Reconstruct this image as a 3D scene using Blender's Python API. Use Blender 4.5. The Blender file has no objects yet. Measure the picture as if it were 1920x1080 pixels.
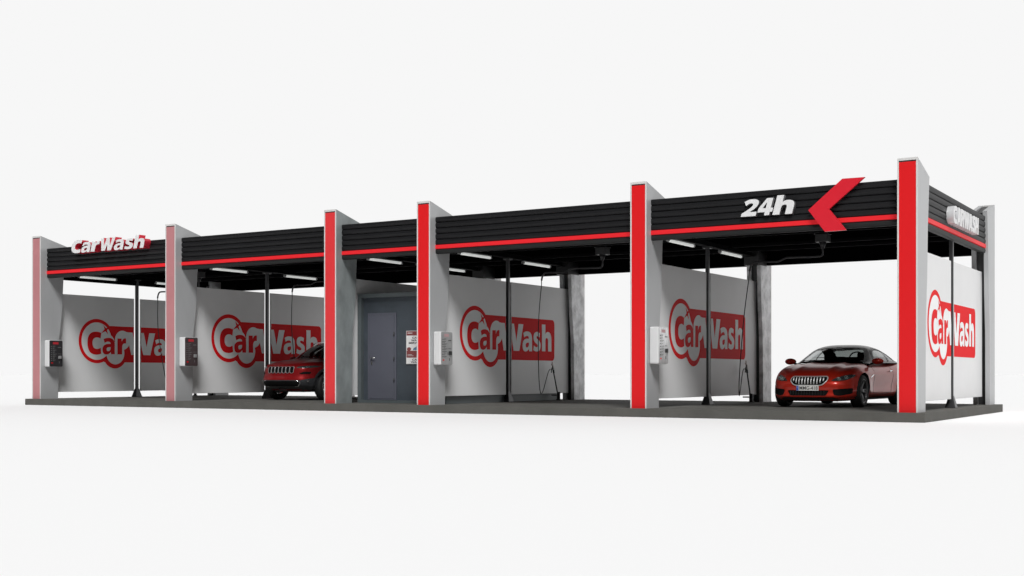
import bpy, bmesh, math, random
from mathutils import Vector, Matrix
from mathutils.bvhtree import BVHTree
random.seed(7)
R = math.radians
scene = bpy.context.scene
col = scene.collection

# ------------------------------------------------------------------ materials
def new_mat(name):
    m = bpy.data.materials.new(name); m.use_nodes = True
    return m, m.node_tree.nodes, m.node_tree.links, m.node_tree.nodes['Principled BSDF']

def mat(name, base, rough=.5, metal=0., var=0., vscale=3., bump=0., bscale=40., coat=0., spec=.5, emit=0., stretch=(1, 1, 1), rvar=0.):
    m, N, L, p = new_mat(name)
    c = tuple(base) + (1,)
    p.inputs['Base Color'].default_value = c
    p.inputs['Roughness'].default_value = rough
    p.inputs['Metallic'].default_value = metal
    p.inputs['Coat Weight'].default_value = coat
    p.inputs['Coat Roughness'].default_value = .04
    p.inputs['Specular IOR Level'].default_value = spec
    if emit:
        p.inputs['Emission Color'].default_value = c
        p.inputs['Emission Strength'].default_value = emit
    if var or bump or rvar:
        tc = N.new('ShaderNodeTexCoord'); mp = N.new('ShaderNodeMapping')
        mp.inputs['Scale'].default_value = stretch
        L.new(tc.outputs['Object'], mp.inputs['Vector'])
    if var or rvar:
        nz = N.new('ShaderNodeTexNoise'); nz.inputs['Scale'].default_value = vscale
        nz.inputs['Detail'].default_value = 6; nz.inputs['Roughness'].default_value = .6
        L.new(mp.outputs[0], nz.inputs['Vector'])
    if var:
        rp = N.new('ShaderNodeMapRange')
        rp.inputs['From Min'].default_value = .32; rp.inputs['From Max'].default_value = .68
        rp.inputs['To Min'].default_value = 1 - var; rp.inputs['To Max'].default_value = 1 + var
        L.new(nz.outputs['Fac'], rp.inputs['Value'])
        mx = N.new('ShaderNodeVectorMath'); mx.operation = 'SCALE'
        mx.inputs[0].default_value = base
        L.new(rp.outputs[0], mx.inputs['Scale']); L.new(mx.outputs[0], p.inputs['Base Color'])
    if rvar:
        rr = N.new('ShaderNodeMapRange')
        rr.inputs['From Min'].default_value = .3; rr.inputs['From Max'].default_value = .7
        rr.inputs['To Min'].default_value = max(.02, rough - rvar); rr.inputs['To Max'].default_value = rough + rvar
        L.new(nz.outputs['Fac'], rr.inputs['Value']); L.new(rr.outputs[0], p.inputs['Roughness'])
    if bump:
        n2 = N.new('ShaderNodeTexNoise'); n2.inputs['Scale'].default_value = bscale; n2.inputs['Detail'].default_value = 5
        L.new(mp.outputs[0], n2.inputs['Vector'])
        b = N.new('ShaderNodeBump'); b.inputs['Strength'].default_value = bump; b.inputs['Distance'].default_value = .01
        L.new(n2.outputs['Fac'], b.inputs['Height']); L.new(b.outputs[0], p.inputs['Normal'])
    return m

def glass_mat(name, tint=(.45, .47, .48), gloss=.12):
    m = bpy.data.materials.new(name); m.use_nodes = True
    N, L = m.node_tree.nodes, m.node_tree.links
    N.remove(N['Principled BSDF'])
    t = N.new('ShaderNodeBsdfTransparent'); t.inputs[0].default_value = tuple(tint) + (1,)
    g = N.new('ShaderNodeBsdfGlossy'); g.inputs['Roughness'].default_value = .02; g.inputs[0].default_value = (.9, .9, .9, 1)
    f = N.new('ShaderNodeFresnel'); f.inputs[0].default_value = 1.5
    mx = N.new('ShaderNodeMixShader')
    L.new(f.outputs[0], mx.inputs[0]); L.new(t.outputs[0], mx.inputs[1]); L.new(g.outputs[0], mx.inputs[2])
    L.new(mx.outputs[0], N['Material Output'].inputs['Surface'])
    return m

M = {}
M['ground'] = mat('studio_floor_white', (.865, .865, .865), .9, spec=0)
M['slab'] = mat('concrete_grey', (.090, .088, .080), .85, var=.10, vscale=2.2, bump=.25, bscale=60, spec=.25)
M['alu'] = mat('brushed_aluminium_panel', (.40, .405, .41), .42, metal=.15, var=.05, vscale=1.5, stretch=(1, 1, .4), rvar=.08)
M['alu_frame'] = mat('aluminium_frame', (.62, .61, .60), .4, metal=.1)
M['scuffed'] = mat('scuffed_metal_cladding', (.78, .785, .795), .5, var=.38, vscale=3.6, stretch=(1, 1, .9), rvar=.12)
M['dusty'] = mat('weathered_grey_cladding', (.235, .258, .258), .5, metal=.1, var=.26, vscale=2.0, stretch=(1, 1, .6), rvar=.1)
M['red'] = mat('red_acrylic', (.64, .010, .013), .35, spec=.25, emit=.0)
M['red_dull'] = mat('red_acrylic_slight_reflection', (.64, .035, .040), .35, spec=.3)  # slight pale reflection painted into the red base colour
M['pink'] = mat('red_acrylic_pale_reflection', (.44, .185, .195), .32, spec=.4, var=.05, vscale=1.2)  # pale softbox reflection on red acrylic, painted as a pink base colour
M['black'] = mat('black_siding', (.008, .008, .009), .5, var=.15, vscale=4, bump=.08, bscale=25, stretch=(.2, 1, 1), spec=.22)
M['fascia_low'] = mat('charcoal_trim', (.014, .015, .015), .55, var=.1, vscale=3, spec=.2)
M['ceil'] = mat('black_ceiling', (.002, .002, .0022), .9, spec=0, bump=.1, bscale=8)
M['beam'] = mat('black_beam', (.005, .005, .0055), .8, spec=.03)
M['stripe'] = mat('red_light_strip', (.50, .012, .017), .5, emit=.5, spec=.2)
M['wall'] = mat('white_wall_panel', (.68, .68, .68), .45, var=.025, vscale=.8, spec=.35)
M['vinyl_red'] = mat('red_vinyl', (.70, .006, .010), .6, spec=.08)
M['vinyl_white'] = mat('white_vinyl', (.80, .80, .80), .6, spec=.1)
M['post'] = mat('grey_post_steel', (.045, .045, .047), .35, metal=.55, rvar=.05)
M['steel_black'] = mat('black_powder_coat', (.02, .02, .021), .45)
M['office'] = mat('slate_grey_wall', (.045, .055, .066), .5, var=.14, vscale=1.5, spec=.4)
M['office_frame'] = mat('slate_frame', (.072, .086, .090), .45, var=.08, vscale=2)
M['door'] = mat('slate_door', (.078, .081, .102), .42, var=.04, vscale=1.5)
M['handle'] = mat('satin_nickel', (.55, .54, .52), .3, metal=1)
M['sign_white'] = mat('white_sign_face', (.66, .66, .66), .4, spec=.3)
M['sign_red_side'] = mat('red_sign_return', (.50, .02, .04), .3)
M['sign_grey_side'] = mat('grey_sign_return', (.16, .16, .165), .35, metal=.3)
M['sign_chrome'] = mat('polished_sign_return', (.66, .66, .67), .25, metal=.2)
M['chev'] = mat('red_chevron', (.60, .014, .028), .3, spec=.4)
M['tube'] = mat('opal_diffuser', (.80, .82, .80), .3, emit=.5)
M['lampcap'] = mat('lamp_grey_plastic', (.25, .25, .25), .35)
M['console_white'] = mat('console_white_paint', (.60, .60, .60), .28, coat=.2)
M['panel_dark'] = mat('console_face_dark_reflection', (.022, .021, .023), .3, spec=.4)  # dark surroundings mirrored in the steel panel, painted as base colour
M['panel_brown'] = mat('console_face_brown_reflection', (.055, .038, .040), .3, spec=.4)  # brownish black reflection in the same mirror panel, painted in
M['panel_steel'] = mat('steel_face_grey_reflection', (.36, .36, .36), .35, metal=.5, var=.12, vscale=8)  # grey reflection in the same mirror panel, put into the colour
M['panel_bright'] = mat('steel_face_bright_reflection', (.66, .66, .66), .2, metal=.5, var=.2, vscale=9, stretch=(1, 1, .5))  # bright white reflection in the same mirror panel, painted as base colour
M['ink'] = mat('black_ink', (.015, .015, .015), .5)
M['ink_grey'] = mat('light_grey_print', (.17, .17, .17), .5)
M['red_lcd'] = mat('red_display', (.42, .02, .03), .3, emit=.1)
M['faint_red'] = mat('faint_red_print', (.50, .30, .31), .4)
M['poster_white'] = mat('poster_paper', (.68, .67, .66), .5)
M['poster_maroon'] = mat('poster_maroon', (.20, .045, .045), .5)
M['poster_blue'] = mat('poster_blue', (.10, .19, .27), .5)
M['hose'] = mat('black_rubber_hose', (.014, .014, .014), .5)
M['boom'] = mat('dark_boom_tube', (.035, .035, .037), .4, metal=.3)
M['gold_alu'] = mat('lance_metal', (.45, .43, .40), .3, metal=1)
# cars
def paint(name, base):
    m, N, L, p = new_mat(name)
    p.inputs['Base Color'].default_value = base + (1,)
    p.inputs['Metallic'].default_value = .3; p.inputs['Roughness'].default_value = .4
    p.inputs['Coat Weight'].default_value = .45; p.inputs['Specular IOR Level'].default_value = .15; p.inputs['Coat Roughness'].default_value = .03
    return m
M['paint'] = paint('metallic_red_paint', (.46, .022, .010))
M['paint2'] = paint('deep_red_paint', (.24, .007, .009))
M['chrome'] = mat('chrome', (.75, .75, .76), .12, metal=1)
M['silver_dim'] = mat('dim_silver_trim', (.34, .34, .34), .3, metal=.4)
M['silver'] = mat('satin_silver_trim', (.62, .62, .61), .3, metal=.35)
M['plastic'] = mat('black_plastic', (.012, .012, .013), .45)
M['clad'] = mat('charcoal_cladding', (.028, .029, .032), .5)
M['mesh'] = mat('dark_grille_mesh', (.005, .005, .005), .7, spec=.1)
M['tyre'] = mat('tyre_rubber', (.012, .012, .012), .65, bump=.2, bscale=80)
M['rim_dark'] = mat('gunmetal_rim', (.20, .20, .205), .3, metal=.8)
M['rim_silver'] = mat('silver_rim', (.52, .52, .53), .22, metal=.9)
M['disc'] = mat('brake_disc', (.12, .12, .12), .4, metal=.8)
M['glass'] = glass_mat('car_glass', (.72, .74, .74))
M['glass_dark'] = glass_mat('tinted_glass', (.30, .33, .32))
M['lamp_glass'] = mat('headlamp_lens', (.04, .045, .045), .08, coat=1)
M['lamp_ring'] = mat('lamp_ring', (.50, .56, .54), .2, metal=.6)
M['interior'] = mat('interior_black', (.012, .012, .013), .7)
M['plate_white'] = mat('plate_white', (.70, .69, .66), .4)
M['plate_blue'] = mat('plate_blue', (.03, .10, .45), .4)
M['roof_dark_reflection'] = mat('red_roof_dark_reflection', (.03, .010, .010), .25, spec=.2)  # black ceiling reflected in the red roof, painted as its base colour

# ------------------------------------------------------------------ helpers
class MB:
    def __init__(s): s.bm = bmesh.new()
    def box(s, x0, x1, y0, y1, z0, z1, mi=0, bev=0):
        b = bmesh.new() if bev else s.bm
        vs = [b.verts.new(p) for p in ((x0,y0,z0),(x1,y0,z0),(x1,y1,z0),(x0,y1,z0),(x0,y0,z1),(x1,y0,z1),(x1,y1,z1),(x0,y1,z1))]
        for f in ((0,3,2,1),(4,5,6,7),(0,1,5,4),(1,2,6,5),(2,3,7,6),(3,0,4,7)):
            fc = b.faces.new([vs[i] for i in f]); fc.material_index = mi
        if bev:
            bmesh.ops.bevel(b, geom=b.edges[:], offset=bev, segments=3, affect='EDGES', profile=.5)
            for f in b.faces: f.material_index = mi
            s.add(b)
        return s
    def add(s, b):
        me = bpy.data.meshes.new('t'); b.to_mesh(me); s.bm.from_mesh(me); bpy.data.meshes.remove(me); b.free()
    def addmesh(s, me, mtx=None, mi=None):
        b = bmesh.new(); b.from_mesh(me)
        if mtx: b.transform(mtx)
        if mi is not None:
            for f in b.faces: f.material_index = mi
        s.add(b)
    def prism(s, poly, axis, a, b_, mi=0):
        # poly: 2D list; axis 'x': poly is (y,z); 'y': (x,z); 'z': (x,y)
        def P(p, t):
            return {'x': (t, p[0], p[1]), 'y': (p[0], t, p[1]), 'z': (p[0], p[1], t)}[axis]
        n = len(poly)
        A = [s.bm.verts.new(P(p, a)) for p in poly]; B = [s.bm.verts.new(P(p, b_)) for p in poly]
        s.bm.faces.new(A).material_index = mi; s.bm.faces.new(B[::-1]).material_index = mi
        for i in range(n):
            j = (i+1) % n
            s.bm.faces.new((A[i], B[i], B[j], A[j])).material_index = mi
        return s
    def face(s, pts, mi=0):
        f = s.bm.faces.new([s.bm.verts.new(p) for p in pts]); f.material_index = mi; return f
    def tube(s, pts, r, n=10, mi=0, cap=True):
        pts = [Vector(p) for p in pts]; rings = []
        up = Vector((0.13, .21, .97))
        for i, p in enumerate(pts):
            t = (pts[min(i+1, len(pts)-1)] - pts[max(i-1, 0)]).normalized()
            u = t.cross(up)
            if u.length < .05: u = t.cross(Vector((1, 0, 0)))
            u.normalize(); v = t.cross(u).normalized()
            rr = r[i] if isinstance(r, (list, tuple)) else r
            rings.append([s.bm.verts.new(p + rr*(math.cos(2*math.pi*k/n)*u + math.sin(2*math.pi*k/n)*v)) for k in range(n)])
        for a, b in zip(rings, rings[1:]):
            for k in range(n):
                f = s.bm.faces.new((a[k], a[(k+1) % n], b[(k+1) % n], b[k])); f.smooth = True; f.material_index = mi
        if cap:
            s.bm.faces.new(rings[0][::-1]).material_index = mi; s.bm.faces.new(rings[-1]).material_index = mi
        return s
    def lathe(s, prof, n=48, axis='x', mi=0, smooth=True):
        # prof: list of (a along axis, r)
        rings = []
        for a, r in prof:
            ring = []
            for k in range(n):
                t = 2*math.pi*k/n; c, q = r*math.cos(t), r*math.sin(t)
                ring.append(s.bm.verts.new((a, c, q) if axis == 'x' else ((c, a, q) if axis == 'y' else (c, q, a))))
            rings.append(ring)
        for A, B in zip(rings, rings[1:]):
            for k in range(n):
                f = s.bm.faces.new((A[k], A[(k+1) % n], B[(k+1) % n], B[k])); f.smooth = smooth; f.material_index = mi
        return s
    def build(s, name, mats, parent=None, loc=None, recalc=True):
        if recalc: bmesh.ops.recalc_face_normals(s.bm, faces=s.bm.faces[:])
        me = bpy.data.meshes.new(name); s.bm.to_mesh(me); s.bm.free()
        for m in (mats if isinstance(mats, (list, tuple)) else [mats]): me.materials.append(m)
        o = bpy.data.objects.new(name, me); col.objects.link(o)
        if parent: o.parent = parent
        if loc: o.location = loc
        return o

def tag(o, label, cat, group=None, kind=None):
    o['label'] = label; o['category'] = cat
    if group: o['group'] = group
    if kind: o['kind'] = kind
    return o
def empty(name, loc=(0, 0, 0), rz=0):
    o = bpy.data.objects.new(name, None); o.empty_display_size = .2; o.location = loc; o.rotation_euler = (0, 0, rz)
    col.objects.link(o); return o
def copy_tree(o, parent=None):
    c = o.copy(); col.objects.link(c); c.parent = parent
    for ch in [k for k in bpy.data.objects if k.parent == o]: copy_tree(ch, c)
    return c

_cache = {}
def text_mesh(body, offset=0., shear=0., extrude=0.):
    k = (body, offset, shear, extrude)
    if k in _cache: return _cache[k]
    cu = bpy.data.curves.new('t', 'FONT'); cu.body = body; cu.size = 1
    cu.offset = offset; cu.shear = shear; cu.extrude = extrude; cu.resolution_u = 5
    o = bpy.data.objects.new('t', cu); col.objects.link(o)
    bpy.context.view_layer.update()
    dg = bpy.context.evaluated_depsgraph_get()
    me = bpy.data.meshes.new_from_object(o.evaluated_get(dg))
    bpy.data.objects.remove(o)
    _cache[k] = me
    return me
GL = {
 'C': [[(.97,.95), (.78,1.0,0), (.62,1.0), (.0,1.0,0), (.0,.5), (.0,0,0), (.62,0), (.80,0,0), (.97,.05), (.93,.30), (.78,.25,0), (.68,.25), (.35,.25,0), (.35,.5), (.35,.75,0), (.68,.75), (.80,.75,0), (.92,.70)]],
 'a': [[(1,0), (1,.60), (1,1.0,0), (.50,1.0), (.26,1.0,0), (.09,.91), (.17,.68), (.32,.77,0), (.46,.77), (.66,.77,0), (.66,.63), (.0,.66,0), (.0,.28), (0,-.02,0), (.30,-.02), (.55,-.02,0), (.67,.14), (.69,0)],
       [(.66,.43), (.33,.45,0), (.33,.30), (.33,.18,0), (.46,.18), (.66,.20,0), (.66,.36)]],
 'r': [[(0,0), (0,.98), (.48,.98), (.50,.78), (.62,1.0,0), (.90,1.0), (1.0,.99), (1.0,.68), (.56,.74,0), (.54,.42), (.54,0)]],
 'W': [[(0,1), (.17,0), (.42,0), (.50,.48), (.58,0), (.83,0), (1,1), (.79,1), (.70,.36), (.60,1), (.40,1), (.30,.36), (.21,1)]],
 's': [[(.90,.93), (.70,1.0,0), (.50,1.0), (.04,1.0,0), (.04,.70), (.04,.50,0), (.36,.42), (.60,.36,0), (.60,.29), (.60,.22,0), (.46,.22), (.26,.22,0), (.08,.31), (0,.07), (.22,-.01,0), (.46,-.01), (1.0,-.01,0), (1.0,.32), (1.0,.52,0), (.68,.60), (.44,.66,0), (.44,.72), (.44,.78,0), (.56,.78), (.70,.78,0), (.84,.72)]],
 'h': [[(0,0), (0,1), (.36,1), (.36,.64), (.46,.73,0), (.62,.73), (1.0,.73,0), (1.0,.42), (1,0), (.64,0), (.64,.38), (.64,.50,0), (.50,.50), (.36,.50,0), (.36,.36), (.36,0)]],
 '2': [[(0,0), (1.0,0), (1.0,.25), (.52,.25), (1.0,.52,0), (1.0,.72), (1.0,1.0,0), (.52,1.0), (.18,1.0,0), (.02,.86), (.18,.62), (.34,.76,0), (.46,.76), (.64,.76,0), (.64,.66), (.64,.52,0), (0,.18)]],
 '4': [[(.50,0), (.84,0), (.84,.19), (1,.19), (1,.42), (.84,.42), (.84,1), (.42,1), (0,.42), (0,.19), (.50,.19)], [(.50,.42), (.50,.78), (.28,.42)]],
 'A': [[(0,0), (.33,1), (.67,1), (1,0), (.68,0), (.63,.19), (.37,.19), (.32,0)], [(.43,.40), (.57,.40), (.50,.74)]],
 'R': [[(0,0), (0,1), (.52,1), (.98,1,0), (.98,.70), (.98,.48,0), (.76,.42), (1,0), (.64,0), (.46,.37), (.36,.37), (.36,0)], [(.36,.60), (.48,.60), (.62,.60,0), (.62,.69), (.62,.78,0), (.48,.78), (.36,.78)]],
 'H': [[(0,0), (0,1), (.35,1), (.35,.62), (.65,.62), (.65,1), (1,1), (1,0), (.65,0), (.65,.37), (.35,.37), (.35,0)]],
}
GL['S'] = GL['s']
def outline(pts):
    out = []; n = len(pts)
    for i, p in enumerate(pts):
        if len(p) == 2: out.append(p); continue
        a, b = pts[i-1], pts[(i+1) % n]
        for k in range(1, 8):
            t = k/8; out.append(tuple((1-t)**2*a[q]+2*t*(1-t)*p[q]+t*t*b[q] for q in (0, 1)))
    return out
def glyph_fit(mb, ch, plane, u0, u1, v0, v1, w, mi=0, shear=0., depth=0., wdir=1):
    """own heavy lettering: front face at w, returns running back by depth"""
    cu = bpy.data.curves.new('t', 'CURVE'); cu.dimensions = '2D'; cu.fill_mode = 'BOTH' if depth else 'FRONT'
    for loop in GL[ch]:
        o = outline(loop); sp = cu.splines.new('POLY'); sp.points.add(len(o)-1)
        for q, (a, b) in zip(sp.points, o):
            q.co = (u0+a*(u1-u0)+shear*(b-.5)*(v1-v0), v0+b*(v1-v0), 0, 1)
        sp.use_cyclic_u = True
    cu.extrude = .5 if depth else 0
    ob = bpy.data.objects.new('t', cu); col.objects.link(ob); bpy.context.view_layer.update()
    me = bpy.data.meshes.new_from_object(ob.evaluated_get(bpy.context.evaluated_depsgraph_get())); bpy.data.objects.remove(ob)
    bm = bmesh.new(); bm.from_mesh(me); bm.normal_update()
    for f in bm.faces: f.material_index = (1 if abs(f.normal.z) < .5 else 0) if depth else mi
    for vv in bm.verts:
        ww = w+wdir*(.5-vv.co.z)*depth if depth else w
        vv.co = (ww, vv.co.x, vv.co.y) if plane == 'x' else (vv.co.x, ww, vv.co.y)
    mb.add(bm)
def bounds(me):
    xs = [v.co.x for v in me.vertices]; ys = [v.co.y for v in me.vertices]
    return min(xs), max(xs), min(ys), max(ys)
def text_fit(mb, body, plane, u0, u1, v0, v1, w, mi=0, offset=.02, shear=0., depth=0., wdir=1, fmi=None, udir=1):
    """text filling the rectangle u0..u1 x v0..v1; plane 'x' (u=y) or 'y' (u=x); w = position on the normal axis"""
    me = text_mesh(body, offset, shear, .5 if depth else 0.)
    a, b, c, d = bounds(me)
    bm = bmesh.new(); bm.from_mesh(me); bm.normal_update()
    for f in bm.faces:
        if depth:
            f.material_index = 1 if abs(f.normal.z) < .5 else 0
        else: f.material_index = mi
    for vv in bm.verts:
        uu = u0 + (vv.co.x-a)/(b-a)*(u1-u0); v_ = v0 + (vv.co.y-c)/(d-c)*(v1-v0)
        ww = w + wdir*(.5-vv.co.z)*depth if depth else w
        vv.co = (ww, uu, v_) if plane == 'x' else (uu, ww, v_)
    mb.add(bm)

# ------------------------------------------------------------------ layout numbers
W_, N_, S = 5.244, 2.661, .17
PX = [-(4*W_+N_), -(3*W_+N_), -(2*W_+N_), -2*W_, -W_, 0.]
PW = .355
YB = 7.2                                    # outer face of the rear pillars
MID = 3.55

# ------------------------------------------------------------------ setting
mb = MB(); n = 96; Rg = 3000
vs = [(Rg*math.cos(2*math.pi*k/n)-10, Rg*math.sin(2*math.pi*k/n), 0) for k in range(n)]
mb.face(vs)
g = mb.build('ground', M['ground']); g['kind'] = 'structure'

mb = MB(); mb.box(PX[0]-.13, .511, -.145, 7.30, 0.002, S, bev=.008)
sl = mb.build('concrete_pavement', M['slab']); sl['kind'] = 'structure'

# ------------------------------------------------------------------ the building
bld = empty('car_wash_building', (-11.5, 3.5, S))
tag(bld, 'long open car wash with black siding, red stripe and tall red-fronted pillars', 'car wash')
inv = Matrix.Translation((11.5, -3.5, -S))
def bpart(name, mbb, mats, parent=bld):
    mbb.bm.transform(inv)
    return mbb.build(name, mats, parent)

PROF = [(0, S), (.57, S), (.60, 1.8), (.70, 2.6), (.75, 3.5), (.88, 4.44), (0, 4.67)]
def pillar(x, rear, side_mat, red_mat):
    fl = (lambda y: YB - y) if rear else (lambda y: y)
    pr = [(fl(y), z) for y, z in PROF]
    m = MB()
    # two cheeks, recessed web
    m.prism(pr, 'x', x, x+.095, 0); m.prism(pr, 'x', x+.26, x+PW, 0)
    pw = [(fl(.03), S)] + [(fl(y-.10), z) for y, z in PROF[1:5]] + [(fl(.74), 4.42), (fl(.03), 4.64)]
    m.prism(pw, 'x', x+.0955, x+.2595, 1)
    p = bpart('pillar', m, [side_mat, M['steel_black']])
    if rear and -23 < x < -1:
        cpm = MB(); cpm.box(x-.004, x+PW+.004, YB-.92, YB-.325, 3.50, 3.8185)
        bpart('pillar_top_box', cpm, M['steel_black'], p)  # dark box round the top of each inner rear pillar
    # front frame round the red panel
    f = MB(); o = -.012
    def fb(a, b, c, d): 
        y0, y1 = sorted((fl(o), fl(-.001)))
        f.box(a, b, y0, y1, c, d)
    fb(x, x+.028, S, 4.675); fb(x+PW-.028, x+PW, S, 4.675); fb(x+.0285, x+PW-.0285, 4.63, 4.675)
    bpart('panel_frame', f, M['alu_frame'], p)
    r = MB(); y0, y1 = sorted((fl(-.006), fl(-.0005)))
    r.box(x+.0285, x+PW-.0285, y0, y1, S, 4.605)
    rp = bpart('red_panel', r, red_mat, p)
    d = MB(); y0, y1 = sorted((fl(-.004), fl(-.0005))); d.box(x+.0285, x+PW-.0285, y0, y1, 4.606, 4.629)
    bpart('panel_gap_shadow', d, M['steel_black'], p)  # black strip painting the shadow in the gap above the recessed panel
    return p, rp
for i, x in enumerate(PX):
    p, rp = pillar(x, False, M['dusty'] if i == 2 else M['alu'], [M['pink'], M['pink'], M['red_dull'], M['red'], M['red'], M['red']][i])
    if i < 2: rp['label'] = 'red panel with pale pink reflection painted in'
for i, x in enumerate(PX):
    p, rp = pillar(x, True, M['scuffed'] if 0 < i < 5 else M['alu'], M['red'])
    if 0 < i < 5: p['label'] = 'scuffed rear pillar'

# fascia profile: outwards distance d from its base line, height z
FP = [(0, 3.52), (.035, 3.53), (.045, 3.575), (.035, 3.618), (0, 3.63)]
z0 = 3.713; h = (4.342-z0)/5
for k in range(5):
    a = z0+k*h
    FP += [(0, a), (.030, a+.006), (.042, a+.020), (.050, a+h*.5), (.044, a+h-.02), (.028, a+h-.008), (0.0, a+h-.001)]
def fascia(kind, a, b):
    out = {'front': lambda d: .245-d, 'rear': lambda d: (YB-.245)+d, 'right': lambda d: .262+d, 'left': lambda d: PX[0]+PW-.262-d}[kind]
    inn = out(-.06)
    ax = 'x' if kind in ('front', 'rear') else 'y'
    low = [(out(d), z) for d, z in FP[:5]] + [(inn, 3.63), (inn, 3.52)]
    up = [(out(d), z) for d, z in FP[5:]] + [(inn, FP[-1][1]), (inn, z0)]
    m = MB(); m.prism(low, ax, a, b, 1)
    m.prism(up, ax, a, b, 0)
    q = sorted((out(-.0605), out(-.085))); m.prism([(q[0], 3.53), (q[1], 3.53), (q[1], 4.33), (q[0], 4.33)], ax, a, b, 2)
    f = bpart('fascia', m, [M['black'], M['fascia_low'], M['ceil']])
    s = MB(); q = sorted((out(.052), out(-.03)))
    poly = [(q[0], 3.6305), (q[1], 3.6305), (q[1], 3.7125), (q[0], 3.7125)]
    s.prism(poly, ax, a, b); bpart('red_stripe', s, M['stripe'], f)
for i in range(5):
    fascia('front', PX[i]+PW+.001, PX[i+1]-.001)
    fascia('rear', PX[i]+PW+.001, PX[i+1]-.001)
fascia('right', .80, YB-.80); fascia('left', .80, YB-.80)

# roof: deck, ceiling, beams
m = MB(); m.box(PX[0]+.12, .24, .31, YB-.31, 4.20, 4.28); bpart('roof_deck', m, M['black'])
m = MB(); m.box(PX[0]+.12, .24, .31, YB-.31, 3.82, 3.86)
cp = bpart('ceiling_panel', m, M['ceil'])
for i, x in enumerate(PX):
    m = MB(); xc = x+PW/2
    m.box(xc-.09, xc+.09, .56, YB-.56, 3.70, 3.712); m.box(xc-.012, xc+.012, .56, YB-.56, 3.7125, 3.8195)
    bpart('beam', m, M['beam'])
for y in (1.55, 2.6, 4.6, 5.65):
    for i in range(5):
        m = MB(); a, b = PX[i]+PW/2+.10, PX[i+1]+PW/2-.10
        m.box(a, b, y-.04, y+.04, 3.755, 3.8195); bpart('purlin', m, M['beam'])

# ------------------------------------------------------------------ partition walls with the painted mark
def circ(cy, cz, r, x, n=64, mi=0, mbb=None):
    mbb.face([(x, cy+r*math.cos(2*math.pi*k/n), cz+r*math.sin(2*math.pi*k/n)) for k in range(n)], mi)
def logo_bm():
    L = MB(); e = .0005; x = .0
    # rounded rectangle
    pts = [(2.3, 1.205), (5.83-.12, 1.20)]
    for k in range(9): t = -math.pi/2+math.pi/2*k/8; pts.append((5.71+.12*math.cos(t), 1.32+.12*math.sin(t)))
    for k in range(9): t = math.pi/2*k/8; pts.append((5.71+.12*math.cos(t), 2.14+.12*math.sin(t)))
    pts.append((2.3, 2.27))
    L.face([(e, a, b) for a, b in pts], 0)
    circ(2.04, 1.815, .645, 2*e, mi=0, mbb=L); circ(2.70, 1.47, .45, 3*e, mi=0, mbb=L)
    circ(2.04, 1.815, .545, 4*e, mi=1, mbb=L); circ(2.715, 1.475, .335, 5*e, mi=1, mbb=L)
    circ(2.98, 1.86, .285, 6*e, mi=1, mbb=L); circ(2.44, 1.78, .24, 7*e, mi=1, mbb=L); circ(3.14, 1.98, .13, 7*e, mi=1, mbb=L)
    # red crescent notch between circle and bubble
    L.face([(8*e, 2.575, 2.0), (8*e, 2.70, 1.99), (8*e, 2.735, 2.12), (8*e, 2.60, 2.2), (8*e, 2.52, 2.18)], 0)
    # four-pointed star
    c = (2.36, 2.155); st = []
    for k in range(8):
        r = (.20 if k % 2 == 0 else .045); t = R(32)+k*math.pi/4
        if k in (2, 6): r = .16
        st.append((9*e, c[0]+r*math.cos(t), c[1]+r*math.sin(t)))
    for q in range(8): L.face([(9*e, c[0], c[1]), st[q], st[(q+1) % 8]], 0)
    for ch, b, mi in (('C', (1.70, 2.21, 1.42, 2.09), 0), ('a', (2.24, 2.69, 1.44, 1.92), 0), ('r', (2.79, 3.11, 1.44, 1.92), 0),
                      ('W', (3.12, 4.24, 1.43, 2.10), 1), ('a', (4.20, 4.67, 1.43, 1.93), 1), ('s', (4.73, 5.10, 1.43, 1.93), 1), ('h', (5.17, 5.66, 1.44, 2.13), 1)):
        glyph_fit(L, ch, 'x', b[0], b[1], b[2], b[3], 10*e, mi=mi)
    me = bpy.data.meshes.new('logo'); L.bm.to_mesh(me); L.bm.free(); return me
LOGO = logo_bm()
def logo_part(y0, y1, x, parent, fac=1):
    b = bmesh.new(); b.from_mesh(LOGO)
    for co, no in (((0, y0, 0), (0, -1, 0)), ((0, y1, 0), (0, 1, 0))):
        bmesh.ops.bisect_plane(b, geom=b.verts[:]+b.edges[:]+b.faces[:], plane_co=co, plane_no=no, clear_outer=True)
    for f in b.faces:
        if f.normal.x < 0: f.normal_flip()
    for v in b.verts: v.co.x += x
    me = bpy.data.meshes.new('logo'); b.to_mesh(me); b.free()
    me.materials.append(M['vinyl_red']); me.materials.append(M['vinyl_white'])
    o = bpy.data.objects.new('logo', me); col.objects.link(o); o.parent = parent
    return o
walls = []
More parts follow.
